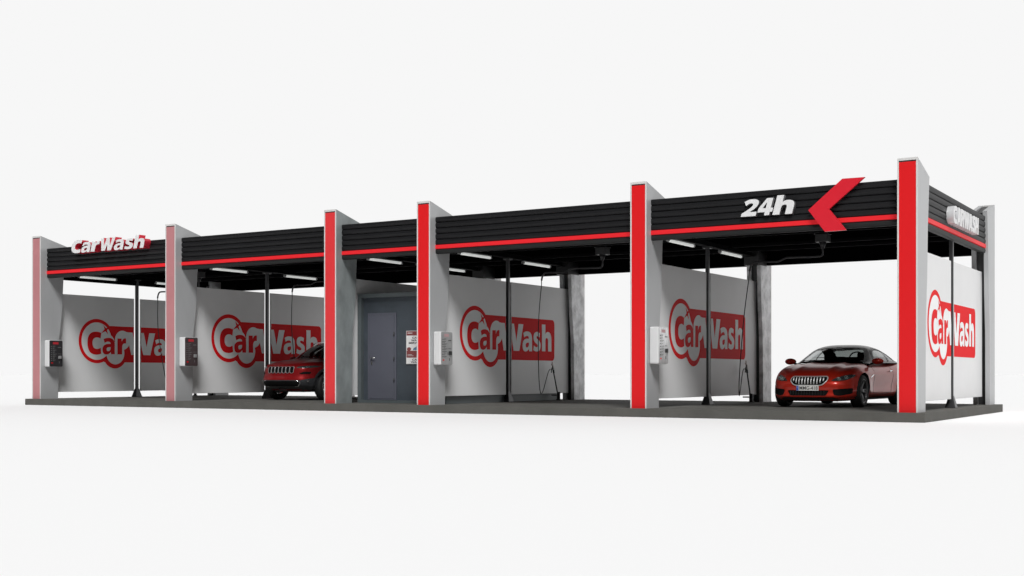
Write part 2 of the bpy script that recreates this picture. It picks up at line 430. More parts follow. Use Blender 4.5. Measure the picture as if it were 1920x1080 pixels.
def wall(i, label, logo=True):
    x = PX[i]
    t = empty('partition_wall', (x+PW/2, MID, S)); xo = PW/2
    for (a, b) in ((.50, MID-.125), (MID+.125, YB-.62)):
        m = MB(); m.box(-.022, .022, a-MID, b-MID, .18, 2.95, bev=.004)
        pn = m.build('wall_panel', M['wall'], t)
        if logo:
            lg = logo_part(a+.01, b-.01, 0, pn); lg.location = (.0225, -MID, -S)
    tag(t, label, 'wall', 'white partition walls between the wash bays')
    # slim steel post standing in the gap
    m = MB(); m.box(-.038, .038, -.042, .042, .012, 3.69-S+.008, bev=.008)
    q = m.build('support_post', M['post'], None); q.location = (x+PW/2, MID, S)
    m = MB()
    v = [(-.10, -.115), (.10, -.115), (.10, .115), (-.10, .115)]
    A = [m.bm.verts.new((a, b, .0)) for a, b in v]; B = [m.bm.verts.new((a, b, .012)) for a, b in v]
    C_ = [m.bm.verts.new((a*.42, b*.42, .25)) for a, b in v]
    m.bm.faces.new(A[::-1]); m.bm.faces.new(C_)
    for P_, Q_ in ((A, B), (B, C_)):
        for k in range(4): m.bm.faces.new((P_[k], P_[(k+1) % 4], Q_[(k+1) % 4], Q_[k]))
    m.build('post_foot', M['post'], q)
    m = MB(); m.box(-.09, .09, -.09, .09, 3.49, 3.528); m.build('top_plate', M['steel_black'], q)
    return t, q
WL = ['white partition wall with red mark behind the leftmost pink pillar',
      'white partition wall with red mark behind the second pink pillar, partly hidden by the red off-road car',
      'plain wall running above and beside the slate grey cabin with the door',
      'white partition wall with red mark just right of the slate grey cabin, boom hose hanging before its right half',
      'white partition wall with red mark left of the low red coupe',
      'bright white partition wall with red mark on the outer right end of the car wash']
PLb = ['slim dark steel post in the middle of the leftmost partition wall',
      'slim dark steel post rising behind the nose of the red off-road car',
      'slim dark steel post hidden between cabin and off-road car bay',
      'slim dark steel post in front of the marked wall right of the cabin',
      'slim dark steel post in front of the marked wall left of the red coupe',
      'slim grey steel post on the sunlit outer end wall at far right']
for i in range(6):
    t, q = wall(i, WL[i], logo=(i != 2))
    tag(q, PLb[i].replace('sunlit', 'bright'), 'post', 'steel posts in the partition walls')

# ------------------------------------------------------------------ ceiling lights
def make_light():
    t = empty('ceiling_light')
    m = MB(); m.box(-.035, .035, -.68, .68, -.025, 0, bev=.006); m.build('housing', M['lampcap'], t)
    m = MB(); prof = [(-.645, .001), (-.645, .031), (.645, .031), (.645, .001)]
    m.lathe(prof, 20, 'y'); m.bm.transform(Matrix.Translation((0, 0, -.055))); m.build('diffuser_tube', M['tube'], t)
    for s in (-1, 1):
        m = MB(); m.lathe([(s*.646, .001), (s*.646, .037), (s*.70, .034), (s*.705, .001)], 20, 'y'); m.bm.transform(Matrix.Translation((0, 0, -.05)))
        m.build('end_cap', M['lampcap'], t)
    return t
lt = make_light(); first = True
where = ['above the leftmost partition wall', 'above the marked wall behind the red off-road car', 'above the slate grey cabin',
         'above the marked wall right of the cabin', 'above the marked wall left of the red coupe']
for i in range(5):
    for y, pos in ((2.08, 'front'), (4.95, 'rear')):
        o = lt if first else copy_tree(lt); first = False
        o.location = (PX[i]+PW/2, y, 3.6985)
        tag(o, 'slim white %s ceiling light tube %s' % (pos, where[i]), 'ceiling light', 'tube lights under the canopy')

# ------------------------------------------------------------------ swivel booms with hoses, and lances
def smooth(pts, it=3):
    pts = [Vector(p) for p in pts]
    for _ in range(it):
        q = [pts[0]]
        for a, b in zip(pts, pts[1:]): q += [a.lerp(b, .25), a.lerp(b, .75)]
        q.append(pts[-1]); pts = q
    return pts
def make_boom():
    t = empty('hose_boom')
    m = MB(); m.box(-.13, .13, -.13, .13, -.17, 0, bev=.01); m.box(-.15, .15, -.15, .15, -.0, .02)
    m.build('swivel_box', M['steel_black'], t)
    m = MB(); m.lathe([(-.172, .001), (-.172, .08), (-.26, .045), (-.30, .03), (-.30, .001)], 20, 'z'); m.build('swivel_joint', M['boom'], t)
    m = MB()
    m.tube(smooth([(0, 0, -.29), (0, 0, -.42), (-.03, 0, -.46), (-.14, -.01, -.47), (-.72, -.06, -.46), (-.80, -.065, -.47), (-.93, -.07, -.53), (-1.02, -.075, -.54),
                   (-1.42, -.10, -.53), (-1.52, -.105, -.54), (-1.57, -.11, -.62), (-1.59, -.11, -.72)], 2), .022, 10)
    m.build('boom_arm', M['boom'], t)
    m = MB()
    m.tube(smooth([(-1.59, -.11, -.72), (-1.61, -.08, -.86), (-1.66, -.05, -1.1), (-1.80, .10, -1.70), (-1.98, .40, -2.45), (-2.16, .74, -3.15), (-2.25, .98, -3.50),
                   (-2.33, 1.25, -3.40), (-2.40, 1.55, -3.05), (-2.44, 1.72, -2.88), (-2.44, 1.80, -2.84)], 3), .011, 8)
    m.build('hose', M['hose'], t)
    return t
bm0 = make_boom()
cents = [(-2.444, 'right of the marked wall beside the red coupe'), (-7.69, 'in the empty bay between cabin and coupe bay'),
         (-15.59, 'above the red off-road car'), (-20.84, 'in the leftmost empty bay')]
for k, (cx, d) in enumerate(cents):
    o = bm0 if k == 0 else copy_tree(bm0)
    o.location = (cx, 3.53, 3.8195)
    tag(o, 'dark swivel boom with thin hanging hose ' + d, 'hose boom', 'hose booms under the canopy')
def make_lance():
    t = empty('spray_lance')
    m = MB(); m.tube([(0, 0, .92), (0, .03, .80), (0, .30, .10)], [.014, .017, .017], 10); m.build('barrel', M['steel_black'], t)
    m = MB(); m.tube([(0, .02, .86), (0, .07, .71)], .024, 10); m.tube([(0, .02, .87), (0, -.05, .80), (0, -.055, .72)], .018, 8); m.build('grip', M['hose'], t)
    m = MB(); m.tube([(0, -.035, .93), (0, .01, .91)], .022, 8); m.tube([(.02, 0, .90), (.02, .02, .79)], .010, 8); m.tube([(0, .0, .90), (0, -.01, 1.0)], .014, 8); m.build('trigger', M['gold_alu'], t)
    return t
def make_holder():
    t = empty('lance_holder')
    m = MB(); m.lathe([(.01, .001), (.01, .07), (.03, .07), (.03, .045), (.22, .045), (.22, .036), (.04, .036)], 16, 'z'); m.build('cup', M['steel_black'], t)
    m = MB(); m.box(-.20, -.05, -.02, .02, .12, .15); m.build('bracket', M['steel_black'], t)
    return t
l0 = make_lance(); h0 = make_holder()
ld = ['on the wall left of the red coupe', 'on the marked wall right of the cabin', 'on the wall behind the red off-road car', 'at the far end of the leftmost wall']
for k, (i, d) in enumerate(((4, ld[0]), (3, ld[1]), (1, ld[2]), (0, ld[3]))):
    x = PX[i]+.385
    o = l0 if k == 0 else copy_tree(l0); o.location = (x, 5.40, S)
    tag(o, 'black pressure washer lance leaning ' + d, 'spray lance', 'pressure washer lances')
    o = h0 if k == 0 else copy_tree(h0); o.location = (x, 5.72, S)
    tag(o, 'small black floor cup for the lance ' + d, 'lance holder', 'lance holders on the floor')

# ------------------------------------------------------------------ payment consoles
def console(i, face, label, dark):
    x = PX[i]+PW
    t = empty('payment_console', (x, .33, S+.88))
    m = MB(); m.box(0.001, .205, -.225, .235, 0, .745, bev=.035)
    hs = m.build('housing', M['console_white'], t)
    for p in hs.data.polygons: p.use_smooth = False
    m = MB(); b = bmesh.new()
    pts = []
    for cy, cz, a0 in ((.185, .045, -90), (.185, .70, 0), (-.175, .70, 90), (-.175, .045, 180)):
        for k in range(7):
            a = R(a0+15*k); pts.append((cy+.035*math.cos(a), cz+.035*math.sin(a)))
    m.prism(pts, 'x', .206, .216); fp = m.build('face_panel', face, t)
    ink = M['ink_grey'] if dark else M['ink']
    X0 = .2175
    m = MB(); m.box(.2165, .2185, -.10, .08, .63, .69, bev=0); m.build('display', M['red_lcd'] if dark else M['faint_red'], fp)
    for k in range(8):
        m = MB(); z = .56-.055*k
        m.box(.2165, .226, -.165, -.145, z, z+.02); m.build('button', M['ink_grey'] if dark else M['ink'], fp)
    m = MB()
    for k, (w, zz) in enumerate(((.09, .575), (.07, .52), (.12, .465), (.08, .41), (.14, .355), (.11, .30), (.07, .245), (.10, .19))):
        m.box(.2165, .2175, -.11, -.11+w, zz, zz+.010)
        m.box(.2165, .2175, -.11, -.11+w*.6, zz-.02, zz-.013)
    m.build('printed_lines', ink, fp)
    m = MB(); m.box(.2165, .245, .075, .165, .23, .31, bev=.004); m.build('coin_box', M['ink'] if not dark else M['lampcap'], fp)
    m = MB(); m.box(.2165, .222, .06, .17, .54, .555); m.box(.2165, .222, .10, .112, .10, .16)
    for k in range(3): m.box(.2165, .221, .07+.04*k, .085+.04*k, .36, .375)
    m.build('slot', ink, fp)
    m = MB(); m.box(.2165, .2185, -.16, -.10, .10, .125); m.build('red_badge', M['vinyl_red'], fp)
    tag(t, label, 'payment console', 'payment consoles on the pillars')
console(0, M['panel_dark'], 'payment console with near black painted-reflection face on the leftmost pillar', True)
console(1, M['panel_brown'], 'payment console with brownish black painted-reflection face on the second pillar from the left', True)
console(3, M['panel_steel'], 'white payment console with grey painted-reflection steel face right of the cabin', False)
console(4, M['panel_bright'], 'white payment console with bright painted-reflection steel face on the pillar left of the coupe', False)

# ------------------------------------------------------------------ cabin with door
cab = empty('office_cabin', (-11.6, .95, S)); tag(cab, 'slate grey service cabin with a door between two red pillars', 'cabin')
ci = Matrix.Translation((11.6, -.95, -S))
def cpart(name, m, mt, parent=cab):
    m.bm.transform(ci); return m.build(name, mt, parent)
x0, x1 = PX[2]+PW/2+.045, PX[3]+PW/2-.045
yf = .95
m = MB(); m.box(x0+.10, x1-.10, yf+.10, 6.1, S+.06, 2.68); body = cpart('wall', m, M['office'])
m = MB(); m.box(x0, x0+.11, yf, 6.15, S+.003, 2.76); m.box(x1-.11, x1, yf, 6.15, S+.003, 2.76)
m.box(x0+.1105, x1-.1105, yf, 6.15, 2.665, 2.76); m.box(x0+.1105, x1-.1105, yf, yf+.6, S+.003, S+.065)
cpart('frame', m, M['office_frame'])
m = MB(); dx0, dx1, dz0, dz1 = -12.68, -11.84, .245, 2.30; yd = yf+.1
m.box(dx1-.055, dx1, yd-.022, yd-.001, dz0, dz1); m.box(dx0, dx0+.05, yd-.022, yd-.001, dz0, dz1); m.box(dx0+.0505, dx1-.0555, yd-.022, yd-.001, dz1-.05, dz1)
m.box(dx0+.0505, dx1-.0555, yd-.022, yd-.001, dz0, dz0+.025)
cpart('door_frame', m, M['door'])
m = MB(); m.box(dx0+.054, dx1-.060, yd-.028, yd-.002, dz0+.029, dz1-.054, bev=.003); dr = cpart('door', m, M['door'])
m = MB()
m.tube([(dx0+.13, yd-.03, 1.24), (dx0+.13, yd-.085, 1.24)], .012); m.tube([(dx0+.125, yd-.08, 1.24), (dx0+.26, yd-.08, 1.235)], .010)
m.lathe([(0, .001), (0, .028), (-.008, .026), (-.008, .001)], 16, 'y'); 
m.bm.transform(Matrix.Identity(4))
cpart('handle', m, M['handle'], dr)
m = MB(); m.box(dx0+.105, dx0+.15, yd-.042, yd-.0285, 1.08, 1.15, bev=.004); cpart('lock', m, M['handle'], dr)
for z in (1.79, 1.21, .71):
    m = MB(); m.tube([(dx1-.057, yd-.034, z-.05), (dx1-.057, yd-.034, z+.05)], .013); cpart('hinge', m, M['steel_black'], dr)
# poster on the cabin wall
pt = empty('poster', (-11.22, yd-.02, 1.47)); tag(pt, 'framed maroon and white car wash poster beside the cabin door', 'poster')
pi = Matrix.Translation((11.22, -(yd-.02), -1.47))
def ppart(name, m, mt):
    m.bm.transform(pi); return m.build(name, mt, pt)
a0, a1 = -11.53, -10.91
m = MB(); m.box(a0-.012, a1+.012, yd-.028, yd-.001, 1.088, 1.862); ppart('frame', m, M['alu_frame'])
yy = yd-.0295
m = MB()
m.face([(a0, yy, 1.10), (a1, yy, 1.10), (a1, yy, 1.85), (a0, yy, 1.85)], 0)
m.face([(a0, yy-.001, 1.75), (a1, yy-.001, 1.75), (a1, yy-.001, 1.85), (a0, yy-.001, 1.85)], 1)
m.face([(a0, yy-.001, 1.235), (a1, yy-.001, 1.235), (a1, yy-.001, 1.39), (a0, yy-.001, 1.40)], 1)
ppart('print', m, [M['poster_white'], M['poster_maroon']])
m = MB()
for w, z_ in (('CAR', 1.675), ('WASH', 1.615), ('SERVICE', 1.555)):
    wd = {'CAR': .20, 'WASH': .26, 'SERVICE': .40}[w]
    text_fit(m, w, 'y', -11.27-wd/2, -11.27+wd/2, z_, z_+.045, yy-.002, offset=.03)
text_fit(m, 'CAR', 'y', -11.37, -11.17, 1.165, 1.21, yy-.002, offset=.03); text_fit(m, 'WASH', 'y', -11.41, -11.13, 1.11, 1.152, yy-.002, offset=.03)
ppart('lettering', m, M['ink'])
m = MB()
cp_ = [(-11.52, 1.41), (-11.10, 1.41), (-11.05, 1.45), (-11.08, 1.475), (-11.18, 1.49), (-11.26, 1.53), (-11.38, 1.53), (-11.43, 1.48), (-11.50, 1.46)]
m.face([(-.16+a+.33, yy-.002, b) for a, b in cp_], 0)
m.face([(a0+.01+.12*.5*(1+math.cos(k*math.pi/8)), yy-.003, 1.435+.045*math.sin(k*math.pi/8)) for k in range(16)], 1)
m.box(a0+.03, a0+.16, yy-.003, yy-.002, 1.30, 1.308, 2); m.box(a0+.03, a0+.20, yy-.003, yy-.002, 1.275, 1.281, 2); m.box(a0+.03, a0+.17, yy-.003, yy-.002, 1.80, 1.815, 2)
ppart('picture', m, [M['poster_blue'], M['poster_maroon'], M['poster_white']])

# ------------------------------------------------------------------ signs
def letters(name, items, plane, w, depth, wdir, mats, label, cat, offset=.05, shear=0.):
    us = [(a[1]+a[2])/2 for a in items]; c = sum(us)/len(us); zb = min(a[3] for a in items)
    loc = (c, w, zb) if plane == 'y' else (w, c, zb)
    t = empty(name, loc); iv = Matrix.Translation(Vector(loc)*-1)
    for k, (ch, u0, u1, v0, v1) in enumerate(items):
        m = MB(); glyph_fit(m, ch, plane, u0, u1, v0, v1, w+.002*(k % 2), shear=shear, depth=depth, wdir=wdir)
        m.bm.transform(iv); m.build('letter', mats, t)
    tag(t, label, cat); return t
B0 = 4.125
letters('lettering_sign', [('C', -21.98, -21.58, B0-.01, B0+.345), ('a', -21.58, -21.235, B0-.005, B0+.27), ('r', -21.19, -20.89, B0, B0+.27), ('W', -20.85, -20.29, B0, B0+.34),
        ('a', -20.29, -19.94, B0-.005, B0+.27), ('s', -19.89, -19.575, B0-.005, B0+.275), ('h', -19.53, -19.15, B0, B0+.345)],
        'y', -.02, .215, 1, [M['sign_white'], M['sign_red_side']], 'white block letters reading CarWash with red sides, top left of the canopy', 'sign', offset=.078, shear=.27)
letters('hours_sign', [('2', -2.925, -2.63, 3.85, 4.17), ('4', -2.61, -2.32, 3.85, 4.17), ('h', -2.295, -1.915, 3.845, 4.205)],
        'y', .11, .10, 1, [M['sign_white'], M['sign_grey_side']], 'white italic letters reading 24h on the black canopy edge', 'sign', offset=.078, shear=.27)
it = []; y = 2.50
for ch, wd in (('C', .33), ('A', .33), ('R', .32), ('W', .44), ('A', .33), ('S', .30), ('H', .32)):
    it.append((ch, y, y+wd, 3.77, 4.12)); y += wd+.01
letters('end_sign', it, 'x', .44, .135, -1, [M['sign_white'], M['sign_chrome']], 'deep white letters reading CARWASH on the right end of the canopy', 'sign', offset=.045, shear=.1)
# chevron
m = MB(); m.prism([(-1.645, 3.885), (-1.01, 4.415), (-.60, 4.41), (-1.255, 3.88), (-.94, 3.475), (-1.335, 3.468)], 'y', .085, .135)
cv = m.build('chevron_sign', M['chev']); tag(cv, 'large red chevron pointing left on the canopy right of the 24h letters', 'sign')
m = MB(); m.box(-1.32, -1.26, .1355, .195, 3.80, 4.0); m.box(-1.15, -1.09, .1355, .195, 4.05, 4.20)
m.build('bracket', M['steel_black'], cv)

# ------------------------------------------------------------------ cars
def interp(tab, x):
    if x <= tab[0][0]: return tab[0][1]
    for i in range(len(tab)-1):
        (a, va), (b, vb) = tab[i], tab[i+1]
        if x <= b:
            t = (x-a)/(b-a)
            # monotone-ish smooth interpolation (Catmull-Rom tangents)
            m0 = (vb-va)/(b-a) if i == 0 else (vb-tab[i-1][1])/(b-tab[i-1][0])
            m1 = (vb-va)/(b-a) if i == len(tab)-2 else (tab[i+2][1]-va)/(tab[i+2][0]-a)
            h = b-a; t2, t3 = t*t, t*t*t
            return (2*t3-3*t2+1)*va+(t3-2*t2+t)*h*m0+(-2*t3+3*t2)*vb+(t3-t2)*h*m1
    return tab[-1][1]
def smoothstep(a, b, x):
    t = max(0, min(1, (x-a)/(b-a))); return t*t*(3-2*t)
def super_arc(p, q, wa, wb, n):
    """arc-length samples of the quarter superellipse a^p+b^q... from (0,1) to (1,0)"""
    pts = []
    for k in range(801):
        t = math.pi/2*k/800; pts.append((math.sin(t)**(2/p), math.cos(t)**(2/q)))
    s = [0]
    for a, b in zip(pts, pts[1:]): s.append(s[-1]+math.hypot((b[0]-a[0])*wa, (b[1]-a[1])*wb))
    res = []; j = 0
    for k in range(n+1):
        tgt = s[-1]*k/n
        while j < 799 and s[j+1] < tgt: j += 1
        d = s[j+1]-s[j]; f = (tgt-s[j])/d if d else 0
        res.append((pts[j][0]+(pts[j+1][0]-pts[j][0])*f, pts[j][1]+(pts[j+1][1]-pts[j][1])*f))
    return res

def body_shell(c):
    """closed smooth lower body; y from 0 (nose) to L"""
    L_ = c['L']; ny, nt = 130, 26
    lon = super_arc(c['pl'], c['pl'], L_/2, .8, ny//2)        # (s, r)
    lon = [(-a, b) for a, b in lon[::-1]] + lon[1:]
    q = super_arc(c['pc'], c['pc'], .95, .4, nt)             # (sx, sz)
    ring = [(a, b) for a, b in q] + [(a, -b) for a, b in q[::-1][1:]]        # right half top -> bottom
    ring += [(-a, b) for a, b in ring[::-1][1:-1]]
    bm = bmesh.new(); rows = []
    for s, r in lon[1:-1]:
        row = []
        for sx, sz in ring:
            row.append(bm.verts.new(c['map'](sx*r, s, sz*r, r)))
        rows.append(row)
    n = len(ring)
    for A, B in zip(rows, rows[1:]):
        for k in range(n):
            bm.faces.new((A[k], A[(k+1) % n], B[(k+1) % n], B[k]))
    for row, s in ((rows[0], lon[0][0]), (rows[-1], lon[-1][0])):
        v = bm.verts.new(c['map'](0, s, 0, 0))
        for k in range(n): bm.faces.new((row[k], row[(k+1) % n], v))
    bmesh.ops.recalc_face_normals(bm, faces=bm.faces[:])
    for f in bm.faces: f.smooth = True
    return bm

def cabin_shell(c):
    """greenhouse: stations along y, arch sections"""
    bm = bmesh.new(); ny, nt = 110, 44; rows = []
    y0, y1 = c['cy0'], c['cy1']
    for i in range(ny+1):
        y = y0+(y1-y0)*i/ny
        hb = interp(c['cbase'], y); ht = interp(c['croof'], y); wb = interp(c['cwb'], y); wt = interp(c['cwt'], y)
        row = []
        for k in range(nt+1):
            t = math.pi*k/nt
            e = c['pe']
            cx_ = math.copysign(abs(math.cos(t))**(2/e), math.cos(t)); sz = math.sin(t)**(2/e)
            x = cx_*(wb+(wt-wb)*sz)
            bow = c['bow']*(x/.7)**2*(1-smoothstep(y0+.6, y0+1.4, y))
            row.append(bm.verts.new((x, y+bow, hb+(ht-hb)*sz)))
        rows.append(row)
    for A, B in zip(rows, rows[1:]):
        for k in range(nt): bm.faces.new((A[k], A[k+1], B[k+1], B[k]))
    bmesh.ops.recalc_face_normals(bm, faces=bm.faces[:])
    for f in bm.faces: f.smooth = True
    if sum(f.normal.z for f in bm.faces) < 0:
        for f in bm.faces: f.normal_flip()
    return bm

def inside(poly, u, v):
    r = False; n = len(poly)
    for i in range(n):
        (a, b), (c, d) = poly[i], poly[(i+1) % n]
        if (b > v) != (d > v) and u < (c-a)*(v-b)/(d-b)+a: r = not r
    return r
def rounded(poly, rad, n=5):
    """round the corners of a 2D polygon"""
    out = []; N_p = len(poly)
    for i in range(N_p):
        p0, p, p1 = (Vector(poly[i-1]), Vector(poly[i]), Vector(poly[(i+1) % N_p]))
        a = p0-p; b = p1-p; r = min(rad, a.length*.45, b.length*.45)
        A = p+a.normalized()*r; B = p+b.normalized()*r
        for k in range(n+1):
            t = k/n; out.append(tuple((1-t)**2*A+2*t*(1-t)*p+t*t*B))
    return out
def grow(poly, d):
    cxx = sum(p[0] for p in poly)/len(poly); czz = sum(p[1] for p in poly)/len(poly)
    out = []; n = len(poly)
    area = sum(poly[i][0]*poly[(i+1) % n][1]-poly[(i+1) % n][0]*poly[i][1] for i in range(n))
    sg = 1 if area > 0 else -1
    for i in range(n):
        a, b = Vector(poly[i-1]), Vector(poly[(i+1) % n]); t = (b-a)
        if t.length < 1e-9: out.append(poly[i]); continue
        t.normalize(); nn = Vector((t.y, -t.x))*sg
        out.append((poly[i][0]+nn.x*d, poly[i][1]+nn.y*d))
    return out

class Proj:
    """project flat outlines onto a car surface. frame: origin-less basis u, v, ray direction d"""
    def __init__(s, bm): s.t = BVHTree.FromBMesh(bm)
    def hit(s, u, v, fr, off):
        U, V, D = fr
        o = U*u+V*v-D*4
        h = s.t.ray_cast(o, D)
        if h[0] is None: return None
        n = h[1]
        if n.dot(D) > 0: n = -n
        return h[0]+n*off
    def patch(s, poly, fr, off, step=.03, mi=0, mb=None):
        b = bmesh.new(); b.faces.new([b.verts.new((p[0], p[1], 0)) for p in poly])
        us = [p[0] for p in poly]; vs2 = [p[1] for p in poly]
        for lo, hi, ax in ((min(us), max(us), 0), (min(vs2), max(vs2), 1)):
            k = int((hi-lo)/step)
            for i in range(1, k+1):
                c = lo+(hi-lo)*i/(k+1); co_ = (c, 0, 0) if ax == 0 else (0, c, 0); no = (1, 0, 0) if ax == 0 else (0, 1, 0)
                bmesh.ops.bisect_plane(b, geom=b.verts[:]+b.edges[:]+b.faces[:], plane_co=co_, plane_no=no)
        last = None; bad = []
        for v in b.verts:
            p = s.hit(v.co.x, v.co.y, fr, off)
            if p is None: bad.append(v)
            else: v.co = p
        bmesh.ops.delete(b, geom=bad, context='VERTS')
        for f in b.faces: f.smooth = True; f.material_index = mi
        if mb is not None: mb.add(b)
        return b
    def ring(s, poly, width, fr, off, mb, mi=0, thick=.006, inner=0.0):
        a = grow(poly, width); n = len(poly); b = bmesh.new(); q = grow(poly, -inner) if inner else poly
        P = [s.hit(p[0], p[1], fr, off) for p in q]; Q = [s.hit(p[0], p[1], fr, off*.4) for p in a]
        T = [None if (x is None or y is None) else (x+y)*.5 for x, y in zip(P, Q)]
        T = [None if t is None else s.hit_off(t, fr, thick) for t in T]
        vs3 = [[None if p is None else b.verts.new(p) for p in row] for row in (P, T, Q)]
        for r0, r1 in ((0, 1), (1, 2)):
            for i in range(n):
                j = (i+1) % n; f4 = (vs3[r0][i], vs3[r0][j], vs3[r1][j], vs3[r1][i])
                if None in f4: continue
                f = b.faces.new(f4); f.smooth = True; f.material_index = mi
        mb.add(b)
    def hit_off(s, p, fr, th): return p-fr[2]*th
def frame(dirv):
    D = Vector(dirv).normalized(); V = Vector((0, 0, 1)); V = (V-D*V.dot(D)).normalized(); U = D.cross(V).normalized()
    return U, V, D
FRONT = (Vector((1, 0, 0)), Vector((0, 0, 1)), Vector((0, 1, 0)))
def SIDE(sg): return (Vector((0, 1, 0)), Vector((0, 0, 1)), Vector((-sg, 0, 0)))
TOP = (Vector((1, 0, 0)), Vector((0, 1, 0)), Vector((0, 0, -1)))

def cut(bm, test, snap):
    kill = [f for f in bm.faces if test(f.calc_center_median())]
    bmesh.ops.delete(bm, geom=kill, context='FACES')
    for v in bm.verts:
        if any(e.is_boundary for e in v.link_edges):
            snap(v)
def snap_poly(poly, ax, tol=.045, cond=None):
    def f(v):
        if cond and not cond(v.co): return
        u, w_ = (v.co.x, v.co.z) if ax == 'f' else (v.co.y, v.co.z)
        best = None; n = len(poly); p = Vector((u, w_))
        for i in range(n):
            a, b = Vector(poly[i]), Vector(poly[(i+1) % n]); d = b-a
            t = max(0, min(1, (p-a).dot(d)/max(d.dot(d), 1e-9))); q = a+d*t
            if best is None or (q-p).length < best[0]: best = ((q-p).length, q)
        if best[0] < tol:
            if ax == 'f': v.co.x, v.co.z = best[1]
            else: v.co.y, v.co.z = best[1]
    return f

def wheel(r, wd, rim_r, rim_mat, spokes, parent, x, y, sg, twin=True):
    m = MB()
    m.lathe([(-wd/2+.01, rim_r), (-wd/2, rim_r+.02), (-wd/2+.005, r-.03), (-wd/2+.03, r-.006), (-.03, r), (.03, r), (wd/2-.03, r-.006), (wd/2-.005, r-.03), (wd/2, rim_r+.02), (wd/2-.01, rim_r), (-wd/2+.01, rim_r)], 64)
    wh = m.build('wheel', M['tyre'], parent, (x, y, r))
    m = MB(); o = sg*(wd/2-.012)
    m.lathe([(o, rim_r+.004), (o+sg*.006, rim_r-.004), (o, rim_r-.016), (o-sg*.03, rim_r-.024), (o-sg*.16, rim_r-.03)], 64)
    for k in range(spokes):
        for dt in ((-.10, .10) if twin else (0,)):
            t = 2*math.pi*k/spokes
            c0, s0 = math.cos(t+dt*.35), math.sin(t+dt*.35); c1, s1 = math.cos(t+dt*1.6), math.sin(t+dt*1.6)
            A = Vector((o-sg*.045, .05*c0, .05*s0)); B = Vector((o-sg*.014, (rim_r-.008)*c1, (rim_r-.008)*s1))
            d = (B-A).normalized(); side = d.cross(Vector((1, 0, 0))).normalized(); w0, w1 = (.016, .011) if twin else (.030, .022)
            q = [A+side*w0, A-side*w0, B-side*w1, B+side*w1]; th = Vector((-sg*.03, 0, 0))
            v = [m.bm.verts.new(p) for p in q]+[m.bm.verts.new(p+th) for p in q]
            for f in ((0, 1, 2, 3), (7, 6, 5, 4), (0, 4, 5, 1), (1, 5, 6, 2), (2, 6, 7, 3), (3, 7, 4, 0)): m.bm.faces.new([v[i] for i in f])
    m.lathe([(o-sg*.02, .001), (o-sg*.018, .04), (o-sg*.05, .065), (o-sg*.09, .065)], 32)
    m.build('rim', rim_mat, wh)
    m = MB(); m.lathe([(o-sg*.10, .001), (o-sg*.10, rim_r*.72), (o-sg*.125, rim_r*.72), (o-sg*.125, .001)], 40); m.build('brake_disc', M['disc'], wh)
    return wh

